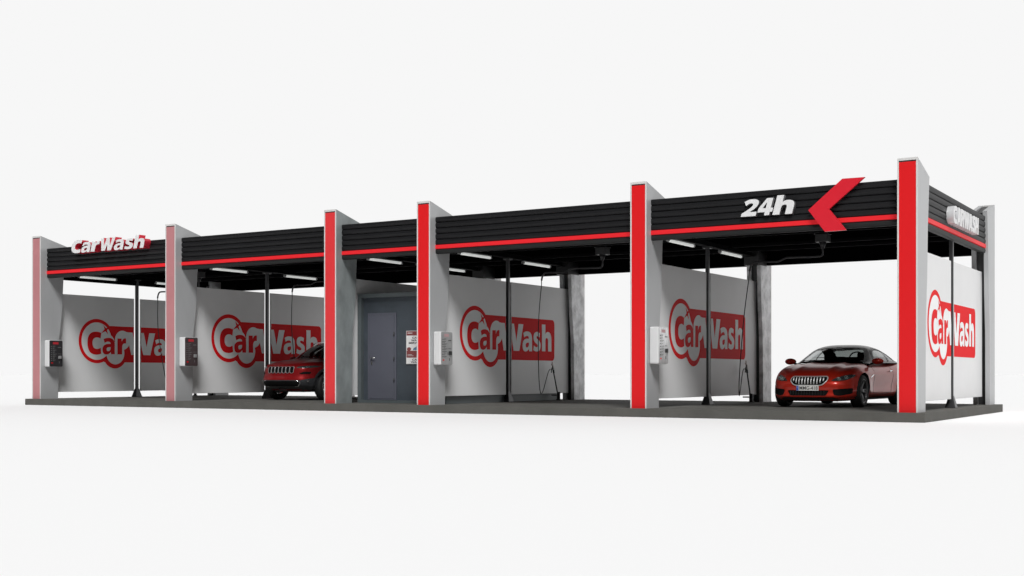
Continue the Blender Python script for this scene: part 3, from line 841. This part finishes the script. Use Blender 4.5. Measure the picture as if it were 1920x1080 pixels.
def build_car(c):
    root = empty(c['name'], c['loc'], c.get('rz', 0)); tag(root, c['label'], c['cat'])
    bm = body_shell(c); pj = Proj(bm)
    cb = cabin_shell(c); pc = Proj(cb)
    # wheel arches
    for wy in c['wy']:
        ra = c['ra']; wz = c['wr']
        def test(p, wy=wy): return abs(p.x) > .52 and (math.hypot(p.y-wy, p.z-wz) < ra or (abs(p.y-wy) < ra*.96 and p.z < wz*.55))
        def snap(v, wy=wy):
            d = math.hypot(v.co.y-wy, v.co.z-wz)
            if abs(v.co.x) > .56 and abs(d-ra) < .06 and d > 0 and v.co.z > wz*.5:
                v.co.y = wy+(v.co.y-wy)*ra/d; v.co.z = wz+(v.co.z-wz)*ra/d
        cut(bm, test, snap)
        m = MB()
        for sg in (-1, 1):
            n = 28; A = []; B = []
            for k in range(n+1):
                t = math.pi*(-.08+1.16*k/n)
                y_, z_ = wy+(ra+.004)*math.cos(t), wz+(ra+.004)*math.sin(t)
                A.append(m.bm.verts.new((sg*.50, y_, z_)))
                h = pj.t.ray_cast(Vector((sg*3, y_, z_)), Vector((-sg, 0, 0)))
                xo = abs(h[0].x)-.004 if h[0] else .85
                B.append(m.bm.verts.new((sg*xo, y_, z_)))
            for k in range(n): m.bm.faces.new((A[k], A[k+1], B[k+1], B[k]))
            ctr = m.bm.verts.new((sg*.50, wy, wz))
            for k in range(n): m.bm.faces.new((A[k], A[k+1], ctr))
        m.build('wheel_well', M['plastic'], root)
    me = bpy.data.meshes.new('body'); bm.to_mesh(me); me.materials.append(M[c['paint']])
    body = bpy.data.objects.new('body', me); col.objects.link(body); body.parent = root
    # greenhouse with window openings
    ws = rounded(c['ws'], .05); sw = rounded(c['sw'], .05); rw = rounded(c['rw'], .05)
    cut(cb, lambda p: p.y < c['ymid'] and inside(ws, p.x, p.z), snap_poly(ws, 'f', cond=lambda p: p.y < c['ymid']))
    cut(cb, lambda p: p.y > c['ymid'] and inside(rw, p.x, p.z), snap_poly(rw, 'f', cond=lambda p: p.y > c['ymid']))
    cut(cb, lambda p: abs(p.x) > .42 and inside(sw, p.y, p.z), snap_poly(sw, 's', cond=lambda p: abs(p.x) > .40))
    me = bpy.data.meshes.new('roof'); cb.to_mesh(me); me.materials.append(M[c.get('roofmat', c['paint'])])
    rf = bpy.data.objects.new('roof', me); col.objects.link(rf); rf.parent = root
    m = MB(); pc.patch(grow(ws, .015), FRONT, -.006, .04, mb=m); g_ = m.build('windshield', M[c['glass']], root, recalc=False)
    m = MB(); pc.ring(ws, .030, FRONT, .004, m, thick=.003, inner=.02); m.build('windshield_seal', M['plastic'], g_)
    BACK = (Vector((1, 0, 0)), Vector((0, 0, 1)), Vector((0, -1, 0)))
    m = MB(); pc.patch(grow(rw, .015), BACK, -.006, .04, mb=m); m.build('rear_window', M['glass_dark'], root, recalc=False)
    for sg in (-1, 1):
        m = MB(); pc.patch(grow(sw, .012), SIDE(sg), -.006, .05, mb=m); g_ = m.build('side_window', M[c['glass']], root, recalc=False)
        m = MB(); pc.ring(sw, .018, SIDE(sg), .004, m, thick=.003, inner=.02)
        for yb in c['bpil']:
            pp = [(yb-.03, c['swz'][0]), (yb+.03, c['swz'][0]), (yb+.05, c['swz'][1]), (yb-.01, c['swz'][1])]
            pc.patch(pp, SIDE(sg), .002, .04, mb=m)
        m.build('window_trim', M['plastic'], g_)
    # wheels
    for wy in c['wy']:
        for sg in (-1, 1):
            wheel(c['wr'], c['ww'], c['rr'], M[c['rim']], c['spokes'], root, sg*(c['track']), wy, sg, c['twin'])
    # interior
    m = MB()
    zb_ = interp(c['cbase'], c['ymid'])-.10
    for sx in (-.37, .37):
        for sy, hh in c['seats']:
            m.box(sx-.24, sx+.24, sy, sy+.14, zb_-.1, hh-.16, bev=.05)
            m.box(sx-.13, sx+.13, sy+.02, sy+.12, hh-.19, hh, bev=.045)
    m.box(-.62, .62, c['dash'], c['dash']+.35, zb_-.1, interp(c['cbase'], c['dash']+.1)+.03, bev=.03)
    m.build('seat', M['interior'], root)
    m = MB(); m.box(-.60, .60, c['shelf'][0], c['shelf'][0]+.12, zb_-.1, c['shelf'][1], bev=.03); m.build('rear_shelf', M['interior'], root)
    m = MB(); pts = []
    for k in range(25): t = 2*math.pi*k/24; pts.append((.37+.18*math.cos(t), c['dash']+.45-.05*math.sin(t), c['whz']+.16*math.sin(t)))
    m.tube(pts, .014, 8, cap=False); m.build('steering_wheel', M['interior'], root)
    m = MB(); m.box(-.50, .50, .35, c['L']-.45, c['under'], c['under']+.08, bev=.02); m.build('underbody', M['plastic'], root)
    # mirrors
    for sg in (-1, 1):
        mx_, my, mz = c['mirror']
        b = bmesh.new(); bmesh.ops.create_uvsphere(b, u_segments=24, v_segments=14, radius=1)
        for v in b.verts:
            p = v.co; p.x *= .125; p.y *= .085; p.z *= .070
            if p.y > .03: p.y = .03+(p.y-.03)*.2
            p.z *= 1-.25*sg*0; p.y += .22*abs(p.x)
            p.x += sg*mx_; p.y += my; p.z += mz
        for f in b.faces: f.smooth = True
        m = MB(); m.add(b); mi_ = m.build('mirror', M[c['paint']], root)
        m = MB(); m.tube([(sg*(mx_-.22), my+.03, mz-.07), (sg*(mx_-.10), my+.01, mz-.045), (sg*(mx_-.03), my, mz-.03)], [.022, .02, .02], 10); m.build('mirror_arm', M['plastic'], mi_)
    c['extra'](root, body, pj, pc)
    return root

# ---- low coupe
CL, CW = 4.89, .925
def square_low(sx, sz, r, e=.45):
    # squarer lower half of each ring
    if sz >= 0 or r <= 1e-6: return sx
    u = min(1, abs(sx)/r); t = min(1, -sz/r*1.5)
    return math.copysign(r*(u+(u**e-u)*t), sx)
def coupe_map(sx, s, sz, r):
    sx = square_low(sx, sz, r)
    y = (s+1)/2*CL
    zt = interp([(0, .60), (.12, .66), (.3, .735), (.5, .80), (.7, .85), (1.0, .893), (1.45, .925), (2.0, .95), (2.8, .96), (3.5, .98), (4.1, .99), (4.6, .96), (4.89, .90)], y)
    zb = interp([(0, .15), (.25, .13), (.6, .13), (1.4, .15), (3.5, .16), (4.3, .18), (4.89, .30)], y)
    hw = interp([(0, .885), (.35, .90), (.9, .925), (1.5, .905), (2.2, .905), (3.0, .915), (3.75, .93), (4.3, .91), (4.89, .84)], y)
    k = (sz+1)/2; z = zb+k*(zt-zb)
    zr = (z-.15)/.85
    tum = 1-.14*max(0, zr-.62)**1.3*2.0-.05*max(0, .25-zr)*2
    # sculpted flank between the wheels
    mid = smoothstep(1.25, 1.7, y)*(1-smoothstep(3.1, 3.6, y))
    tum -= .040*mid*math.exp(-((z-.42)/.13)**2)
    tum += .012*math.exp(-((z-.70)/.05)**2)*smoothstep(.8, 1.4, y)
    x = sx*hw*tum
    bow = .27*(abs(x)/CW)**3.2*(1-smoothstep(0, 1.2, y))-.30*(abs(x)/CW)**2.6*smoothstep(4.0, 4.89, y)
    # bonnet crown and fender swell
    hood = (1-smoothstep(1.3, 1.7, y))*smoothstep(.1, .6, y)
    if sz > .3:
        z += hood*(.020*math.exp(-((abs(x)-.74)/.10)**2)-.012*math.exp(-((abs(x)-.50)/.07)**2)+.012*math.exp(-((abs(x)-.34)/.06)**2))
    # front bumper shaping: nose leans back above, lip forward below
    y += bow + .05*smoothstep(.42, .75, z)*(1-smoothstep(0, .5, y)) - .025*math.exp(-((z-.22)/.06)**2)*(1-smoothstep(0, .4, y))
    return (x, y, z)
def coupe_extra(root, body, pj, pc):
    def pt(name, poly, fr, off, mt, parent=root, step=.03):
        m = MB(); pj.patch(poly, fr, off, step, mb=m); return m.build(name, M[mt], parent, recalc=False)
    gp = rounded([(-.355, .622), (.355, .622), (.375, .56), (.29, .462), (-.29, .462), (-.375, .56)], .07, 6)
    g = pt('grille', gp, FRONT, .003, 'mesh')
    m = MB(); pj.ring(gp, .020, FRONT, .008, m, thick=.014); m.build('chrome_surround', M['silver'], g)
    for k in range(11):
        u = -.31+.62*k/10; hb = .476+.05*max(0, abs(u)-.20)/.1; ht = .608-.02*max(0, abs(u)-.28)/.08
        m = MB(); P = [pj.hit(u, hb+(ht-hb)*q/5, FRONT, .012) for q in range(6)]
        P = [p for p in P if p]; P = [Vector((u, P[0].y+.45*(p.y-P[0].y), p.z)) for p in P]; m.tube(P, .0125, 8); m.build('grille_slat', M['silver'], g)
    ip = rounded([(-.43, .352), (-.36, .355), (.36, .355), (.43, .352), (.37, .245), (-.37, .245)], .03)
    lo = pt('lower_intake', ip, FRONT, .004, 'mesh')
    for k in range(26):
        u = -.36+.72*k/25; m = MB(); P = [pj.hit(u, .255+.09*q/3, FRONT, .008) for q in range(4)]
        if None not in P and k % 2 == 0: m.tube(P, .004, 6); m.build('grille_slat', M['plastic'], lo)
    for sg in (-1, 1):
        fr = frame((-sg*.42, 1, 0)); U = fr[0]
        def uv(x, y): return Vector((x, y, 0)).dot(U)
        A = uv(sg*.50, .02); B = uv(sg*.86, .26)
        lp = rounded([(A, .375), (B, .400), (B-(B-A)*.03, .29), (A+(B-A)*.35, .245), (A+(B-A)*.06, .255)], .035)
        pt('side_intake', lp, fr, .004, 'mesh')
        # head lamp
        fr = frame((-sg*.70, 1, -.25)); U, V, D = fr
        P3 = [(.45, .06, .545), (.58, .10, .540), (.72, .20, .560), (.83, .38, .620), (.85, .50, .670), (.78, .42, .680), (.68, .26, .665), (.55, .12, .610)]
        hp = [(Vector((sg*a, b, c_)).dot(U), Vector((sg*a, b, c_)).dot(V)) for a, b, c_ in P3]
        hp = rounded(hp, .03, 3)
        m = MB(); pj.patch(hp, fr, .004, .02, mb=m); hl = m.build('headlight', M['lamp_glass'], root, recalc=False)
        for (a, b, c_) in ((.60, .15, .590), (.725, .25, .622)):
            cc = (Vector((sg*a, b, c_)).dot(U), Vector((sg*a, b, c_)).dot(V))
            rg = [(cc[0]+.036*math.cos(t*math.pi/10), cc[1]+.034*math.sin(t*math.pi/10)) for t in range(-8, 13)]
            Q = [pj.hit(p[0], p[1], fr, .008) for p in rg]
            if None not in Q: m = MB(); m.tube(Q, .005, 6); m.build('lamp_ring', M['lamp_ring'], hl)
            q = pj.hit(cc[0], cc[1], fr, .006)
            if q:
                b_ = bmesh.new(); bmesh.ops.create_uvsphere(b_, u_segments=12, v_segments=8, radius=.015)
                bmesh.ops.translate(b_, vec=q, verts=b_.verts[:]); m = MB(); m.add(b_); m.build('lamp_bulb', M['lamp_ring'], hl)
    # lip, plate
    m = MB(); pj.patch(rounded([(-.52, .215), (.52, .215), (.60, .17), (-.60, .17)], .02), FRONT, .010, .04, mb=m); m.build('front_lip', M['plastic'], root, recalc=False)
    q = pj.hit(0, .40, FRONT, 0); yp = q.y-.03
    pl = MB(); pl.box(-.23, .23, yp, yp+.012, .345, .452, bev=.003); pl_o = pl.build('number_plate', M['plate_white'], root)
    m = MB(); m.face([(-.227, yp-.001, .349), (-.180, yp-.001, .349), (-.180, yp-.001, .448), (-.227, yp-.001, .448)]); m.build('blue_band', M['plate_blue'], pl_o)
    m = MB(); text_fit(m, 'MMG-418', 'y', -.163, .212, .362, .436, yp-.0015, offset=.003); m.build('plate_text', M['ink'], pl_o)
    m = MB()
    for k in range(8):
        t = 2*math.pi*k/8; a, b = -.204+.013*math.cos(t), .42+.013*math.sin(t); m.box(a-.002, a+.002, yp-.002, yp-.0012, b-.002, b+.002)
    m.build('plate_stars', M['plate_white'], pl_o)
    # flank: door gaps, sill, handle, vent
    for sg in (-1, 1):
        fr = SIDE(sg); m = MB()
        for P in ([(1.62, .30), (1.60, .60), (1.66, .92)], [(2.98, .30), (3.03, .60), (2.96, .93)], [(1.62, .30), (2.3, .26), (2.98, .30)]):
            Q = [Vector(P[i]).lerp(Vector(P[i+1]), t/6) for i in range(len(P)-1) for t in range(7)]
            H = [pj.hit(a, b, fr, .0005) for a, b in Q]; H = [h_ for h_ in H if h_]
            if len(H) > 2: m.tube(H, .004, 6)
        m.build('door_gap', M['plastic'], body)
        m = MB(); P = [pj.hit(2.70+.2*k/5, .735+.012*k/5, fr, .022) for k in range(6)]; m.tube(P, .013, 8); m.build('door_handle', M['chrome'], root)
        pt('sill_skirt', [(1.36, .155), (3.30, .155), (3.28, .215), (1.38, .205)], fr, .012, 'plastic')
        pt('fender_vent', [(1.34, .60), (1.52, .66), (1.53, .68), (1.34, .635)], fr, .004, 'chrome')
coupe = dict(name='parked_car', loc=(-2.345, 2.22, S), label='low red coupe with chrome slatted grille parked in the rightmost bay', cat='car', rz=R(-.5),
    shelf=(3.50, 1.075), under=.125, L=CL, pl=8, pc=4.2, map=coupe_map, paint='paint', wy=(.87, 3.725), ra=.375, wr=.335, ww=.235, rr=.245, track=.785, rim='rim_dark', spokes=5, twin=True,
    cy0=1.30, cy1=4.35, ymid=2.6, pe=3.3, bow=.22, roofmat='roof_dark_reflection', glass='glass',
    cbase=[(1.30, .90), (2.0, .92), (3.5, .93), (4.35, .95)],
    croof=[(1.30, .915), (1.45, .985), (1.75, 1.13), (2.05, 1.255), (2.3, 1.308), (2.7, 1.325), (3.1, 1.30), (3.5, 1.215), (3.9, 1.09), (4.2, .99), (4.35, .955)],
    cwb=[(1.30, .80), (1.7, .83), (2.4, .84), (3.4, .83), (4.0, .76), (4.35, .68)],
    cwt=[(1.30, .76), (1.8, .71), (2.3, .67), (3.2, .63), (3.9, .56), (4.35, .55)],
    ws=[(-.69, .945), (.69, .945), (.62, 1.09), (.53, 1.215), (0, 1.238), (-.53, 1.215), (-.62, 1.09)],
    rw=[(-.58, 1.05), (.58, 1.05), (.52, 1.20), (0, 1.235), (-.52, 1.20)],
    sw=[(1.92, .965), (3.60, .985), (3.35, 1.10), (2.9, 1.215), (2.50, 1.235), (2.24, 1.17)], swz=(.96, 1.25), bpil=(2.98,),
    seats=((2.55, 1.16), (3.35, 1.08)), dash=1.75, whz=1.0, mirror=(.945, 1.66, .955), extra=coupe_extra)
build_car(coupe)

# ---- compact off-road car
SL, SW = 4.62, .93
def suv_map(sx, s, sz, r):
    sx = square_low(sx, sz, r)
    y = (s+1)/2*SL
    zt = interp([(0, .93), (.10, .97), (.3, 1.005), (.8, 1.045), (1.25, 1.08), (2.0, 1.09), (3.5, 1.12), (4.4, 1.12), (4.62, 1.02)], y)
    zb = interp([(0, .30), (.3, .24), (.8, .23), (3.8, .24), (4.62, .40)], y)
    hw = interp([(0, .84), (.4, .90), (.85, .925), (1.4, .905), (3.0, .91), (3.6, .93), (4.2, .91), (4.62, .86)], y)
    k = (sz+1)/2; z = zb+k*(zt-zb); zr = (z-.24)/.85
    tum = 1-.12*max(0, zr-.68)**1.3*2.0-.04*max(0, .2-zr)*2
    tum += .015*math.exp(-((z-.86)/.06)**2)
    x = sx*hw*tum
    bow = .30*(abs(x)/SW)**3*(1-smoothstep(0, 1.1, y))-.22*(abs(x)/SW)**3*smoothstep(3.7, SL, y)
    hood = (1-smoothstep(1.1, 1.4, y))*smoothstep(.1, .5, y)
    if sz > .3: z += hood*(.022*(1 if abs(x) < .40 else math.exp(-((abs(x)-.40)/.05)**2))+.012*math.exp(-((abs(x)-.78)/.08)**2))
    y += bow+.02*smoothstep(.62, .92, z)*(1-smoothstep(0, .5, y))-.045*math.exp(-((z-.52)/.10)**2)*(1-smoothstep(0, .4, y))+.08*(1-smoothstep(.25, .42, z))*(1-smoothstep(0, .5, y))
    return (x, y, z)
def suv_extra(root, body, pj, pc):
    def pt(name, poly, fr, off, mt, parent=root, step=.03):
        m = MB(); pj.patch(poly, fr, off, step, mb=m); return m.build(name, M[mt], parent, recalc=False)
    # seven slots
    for k in range(7):
        u = -.375+.125*k
        gp = rounded([(u-.050, .872), (u+.050, .872), (u+.052, .80), (u+.042, .712), (u-.042, .712), (u-.052, .80)], .04, 5)
        g = pt('grille_slot', gp, FRONT, .006, 'mesh', step=.04)
        m = MB(); pj.ring(gp, .010, FRONT, .008, m, thick=.013); m.build('slot_surround', M['silver_dim'], g)
    # lower plastic: wraps the bumper and sills
    cl = MB()
    pj.patch(rounded([(-.80, .30), (.80, .30), (.84, .50), (.62, .53), (-.62, .53), (-.84, .50)], .03), FRONT, .006, .04, mb=cl)
    cl.build('bumper_cladding', M['clad'], root, recalc=False)
    ip = rounded([(-.56, .505), (.56, .505), (.62, .46), (.54, .375), (-.54, .375), (-.62, .46)], .03)
    it_ = pt('lower_intake', ip, FRONT, .012, 'mesh')
    m = MB(); pj.ring(ip, .016, FRONT, .014, m, thick=.01); m.build('intake_surround', M['chrome'], it_)
    for sg in (-1, 1):
        fr = frame((-sg*.62, 1, -.1)); U, V, D = fr
        def q2(P): return [(Vector((sg*a, b, c_)).dot(U), Vector((sg*a, b, c_)).dot(V)) for a, b, c_ in P]
        hp = rounded(q2([(.50, .08, .835), (.72, .20, .835), (.86, .46, .86), (.885, .62, .895), (.82, .44, .905), (.66, .18, .895), (.52, .10, .880)]), .02, 3)
        m = MB(); pj.patch(hp, fr, .005, .02, mb=m); hl = m.build('headlight', M['lamp_glass'], root, recalc=False)
        m = MB(); P = [pj.hit(*q2([(.52+.20*t/7, .08+.10*t/7, .843)])[0], fr, .009) for t in range(8)]
        for p in P:
            if p:
                b_ = bmesh.new(); bmesh.ops.create_uvsphere(b_, u_segments=8, v_segments=6, radius=.009); bmesh.ops.translate(b_, vec=p, verts=b_.verts[:]); m.add(b_)
        m.build('daytime_light', M['lamp_ring'], hl)
        m = MB(); c0 = q2([(.73, .24, .872)])[0]
        Q = [pj.hit(c0[0]+.03*math.cos(t*math.pi/8), c0[1]+.024*math.sin(t*math.pi/8), fr, .008) for t in range(17)]
        if None not in Q: m.tube(Q, .006, 6)
        m.build('lamp_ring', M['chrome'], hl)
        vp = rounded(q2([(.56, .10, .70), (.68, .16, .745), (.80, .30, .74), (.78, .28, .685), (.62, .12, .675)]), .02, 3)
        pt('fog_slot', vp, fr, .005, 'mesh', step=.02)
        cp_ = rounded(q2([(.60, .12, .52), (.88, .50, .60), (.90, .56, .30), (.60, .12, .28)]), .02, 3)
        pt('corner_cladding', cp_, fr, .007, 'clad')
        q = pj.hit(*q2([(.74, .24, .50)])[0], fr, .012)
        if q:
            b_ = bmesh.new(); bmesh.ops.create_uvsphere(b_, u_segments=14, v_segments=8, radius=.032)
            bmesh.ops.translate(b_, vec=q, verts=b_.verts[:]); m = MB(); m.add(b_); m.build('fog_light', M['chrome'], root)
        fr = SIDE(sg)
        pt('sill_cladding', [(1.30, .25), (3.22, .25), (3.20, .40), (1.32, .38)], fr, .008, 'clad')
        for wy in (.83, 3.60):
            m = MB(); R0, R1 = .425, .500; n = 26; A = []; B = []; C_ = []
            for k in range(n+1):
                t = math.pi*(-.06+1.12*k/n)
                def hh(r_, off):
                    h = pj.hit(wy+r_*math.cos(t), .365+r_*math.sin(t), fr, off)
                    return h or Vector((sg*.90, wy+r_*math.cos(t), .365+r_*math.sin(t)))
                A.append(m.bm.verts.new(hh(R0, .004))); B.append(m.bm.verts.new(hh(R0+.01, .022))); C_.append(m.bm.verts.new(hh(R1, .010)))
            for P_, Q_ in ((A, B), (B, C_)):
                for k in range(n): m.bm.faces.new((P_[k], P_[k+1], Q_[k+1], Q_[k])).smooth = True
            m.build('arch_cladding', M['clad'], root)
        m = MB()
        for P in ([(1.40, .42), (1.40, .75), (1.42, 1.05)], [(2.42, .42), (2.44, .75), (2.44, 1.05)], [(3.15, .55), (3.35, .8), (3.36, 1.05)]):
            Q = [Vector(P[i]).lerp(Vector(P[i+1]), t/6) for i in range(2) for t in range(7)]
            H = [pj.hit(a, b, fr, .0005) for a, b in Q]; H = [h_ for h_ in H if h_]
            if len(H) > 2: m.tube(H, .004, 6)
        m.build('door_gap', M['plastic'], body)
        for yy_ in (2.18, 3.05):
            m = MB(); P = [pj.hit(yy_+.18*k/5, .93, fr, .022) for k in range(6)]; m.tube(P, .013, 8); m.build('door_handle', M['paint2'], root)
        m = MB(); m.tube(smooth([(sg*.57, 2.0, 1.49), (sg*.57, 2.1, 1.55), (sg*.57, 3.2, 1.575), (sg*.57, 3.9, 1.50)], 2), .014, 8); m.build('roof_rail', M['chrome'], root)
    m = MB(); m.tube(smooth([(-.12, .14, .33), (-.12, .09, .27), (.12, .09, .27), (.12, .14, .33)], 2), .012, 8); m.build('tow_hook', M['plastic'], root)
suv = dict(name='parked_car', loc=(-16.27, 1.93, S), label='red off-road car with seven-slot grille, half hidden behind a red pillar', cat='car', rz=R(0),
    shelf=(3.7, 1.15), under=.215, L=SL, pl=10, pc=5.5, map=suv_map, paint='paint2', wy=(.83, 3.60), ra=.425, wr=.365, ww=.235, rr=.245, track=.825, rim='rim_silver', spokes=5, twin=True,
    cy0=.95, cy1=4.45, ymid=2.6, pe=3.4, bow=.16, roofmat='paint2', glass='glass_dark',
    cbase=[(.95, 1.02), (2.0, 1.04), (4.45, 1.08)],
    croof=[(.95, 1.04), (1.15, 1.14), (1.45, 1.32), (1.77, 1.47), (2.05, 1.54), (2.8, 1.56), (3.6, 1.54), (4.0, 1.49), (4.25, 1.30), (4.45, 1.10)],
    cwb=[(.95, .76), (1.4, .82), (2.4, .84), (3.8, .83), (4.45, .74)],
    cwt=[(.95, .72), (1.6, .69), (2.1, .65), (3.8, .62), (4.45, .60)],
    ws=[(-.74, 1.10), (.74, 1.10), (.66, 1.30), (.59, 1.455), (0, 1.485), (-.59, 1.455), (-.66, 1.30)],
    rw=[(-.58, 1.16), (.58, 1.16), (.54, 1.42), (-.54, 1.42)],
    sw=[(1.50, 1.12), (4.05, 1.15), (3.85, 1.40), (3.3, 1.45), (2.15, 1.45), (1.90, 1.40)], swz=(1.11, 1.46), bpil=(2.42, 3.35),
    seats=((2.35, 1.40), (3.2, 1.34)), dash=1.62, whz=1.15, mirror=(1.0, 1.62, 1.09), extra=suv_extra)
build_car(suv)


# ------------------------------------------------------------------ world and light (studio surround with softbox)
w = bpy.data.worlds.new('World'); scene.world = w; w.use_nodes = True
N, L = w.node_tree.nodes, w.node_tree.links; N.clear()
out = N.new('ShaderNodeOutputWorld'); bg = N.new('ShaderNodeBackground'); tc = N.new('ShaderNodeTexCoord')
def dotn(v):
    v = Vector(v).normalized(); d = N.new('ShaderNodeVectorMath'); d.operation = 'DOT_PRODUCT'
    L.new(tc.outputs['Generated'], d.inputs[0]); d.inputs[1].default_value = v; return d.outputs['Value']
def ramp(s, a, b, c, d):
    r = N.new('ShaderNodeMapRange'); r.interpolation_type = 'SMOOTHSTEP'
    r.inputs['From Min'].default_value = a; r.inputs['From Max'].default_value = b
    r.inputs['To Min'].default_value = c; r.inputs['To Max'].default_value = d
    L.new(s, r.inputs['Value']); return r.outputs[0]
def add(a, b):
    r = N.new('ShaderNodeMath'); r.operation = 'ADD'; L.new(a, r.inputs[0]); L.new(b, r.inputs[1]); return r.outputs[0]
WHITE, DARK = .93, .06
K = Vector((.38, -.55, .74)).normalized()
base = ramp(dotn((-.25, .97, 0)), .25, .62, DARK, WHITE)
sep = N.new('ShaderNodeSeparateXYZ'); L.new(tc.outputs['Generated'], sep.inputs[0])
elev = ramp(sep.outputs['Z'], .42, .80, 1., .35)
mm = N.new('ShaderNodeMath'); mm.operation = 'MULTIPLY'; L.new(base, mm.inputs[0]); L.new(elev, mm.inputs[1]); base = mm.outputs[0]
key = ramp(dotn(K), math.cos(R(10.5)), math.cos(R(7.5)), 0, 46.5)
side = ramp(dotn((.90, .42, .12)), math.cos(R(42)), math.cos(R(25)), 0, .6)
tot = add(add(base, key), side)
L.new(tot, bg.inputs['Strength']); bg.inputs['Color'].default_value = (1, 1, 1, 1)
L.new(bg.outputs[0], out.inputs['Surface'])
w.cycles.sampling_method = 'MANUAL'; w.cycles.sample_map_resolution = 1024

# ------------------------------------------------------------------ camera
cam = bpy.data.cameras.new('camera'); co = bpy.data.objects.new('camera', cam); col.objects.link(co)
co.location = (5.574, -22.197, .845); co.rotation_euler = (R(90), 0, R(31.483))
cam.sensor_width = 36; cam.lens = 2307.57/1920*36; cam.shift_y = 162/1920; cam.clip_end = 8000
scene.camera = co
scene.render.resolution_x = 1024; scene.render.resolution_y = 576
vs_ = scene.view_settings; vs_.view_transform = 'Standard'; vs_.look = 'None'; vs_.exposure = 0; vs_.gamma = 1
scene.render.engine = 'CYCLES'
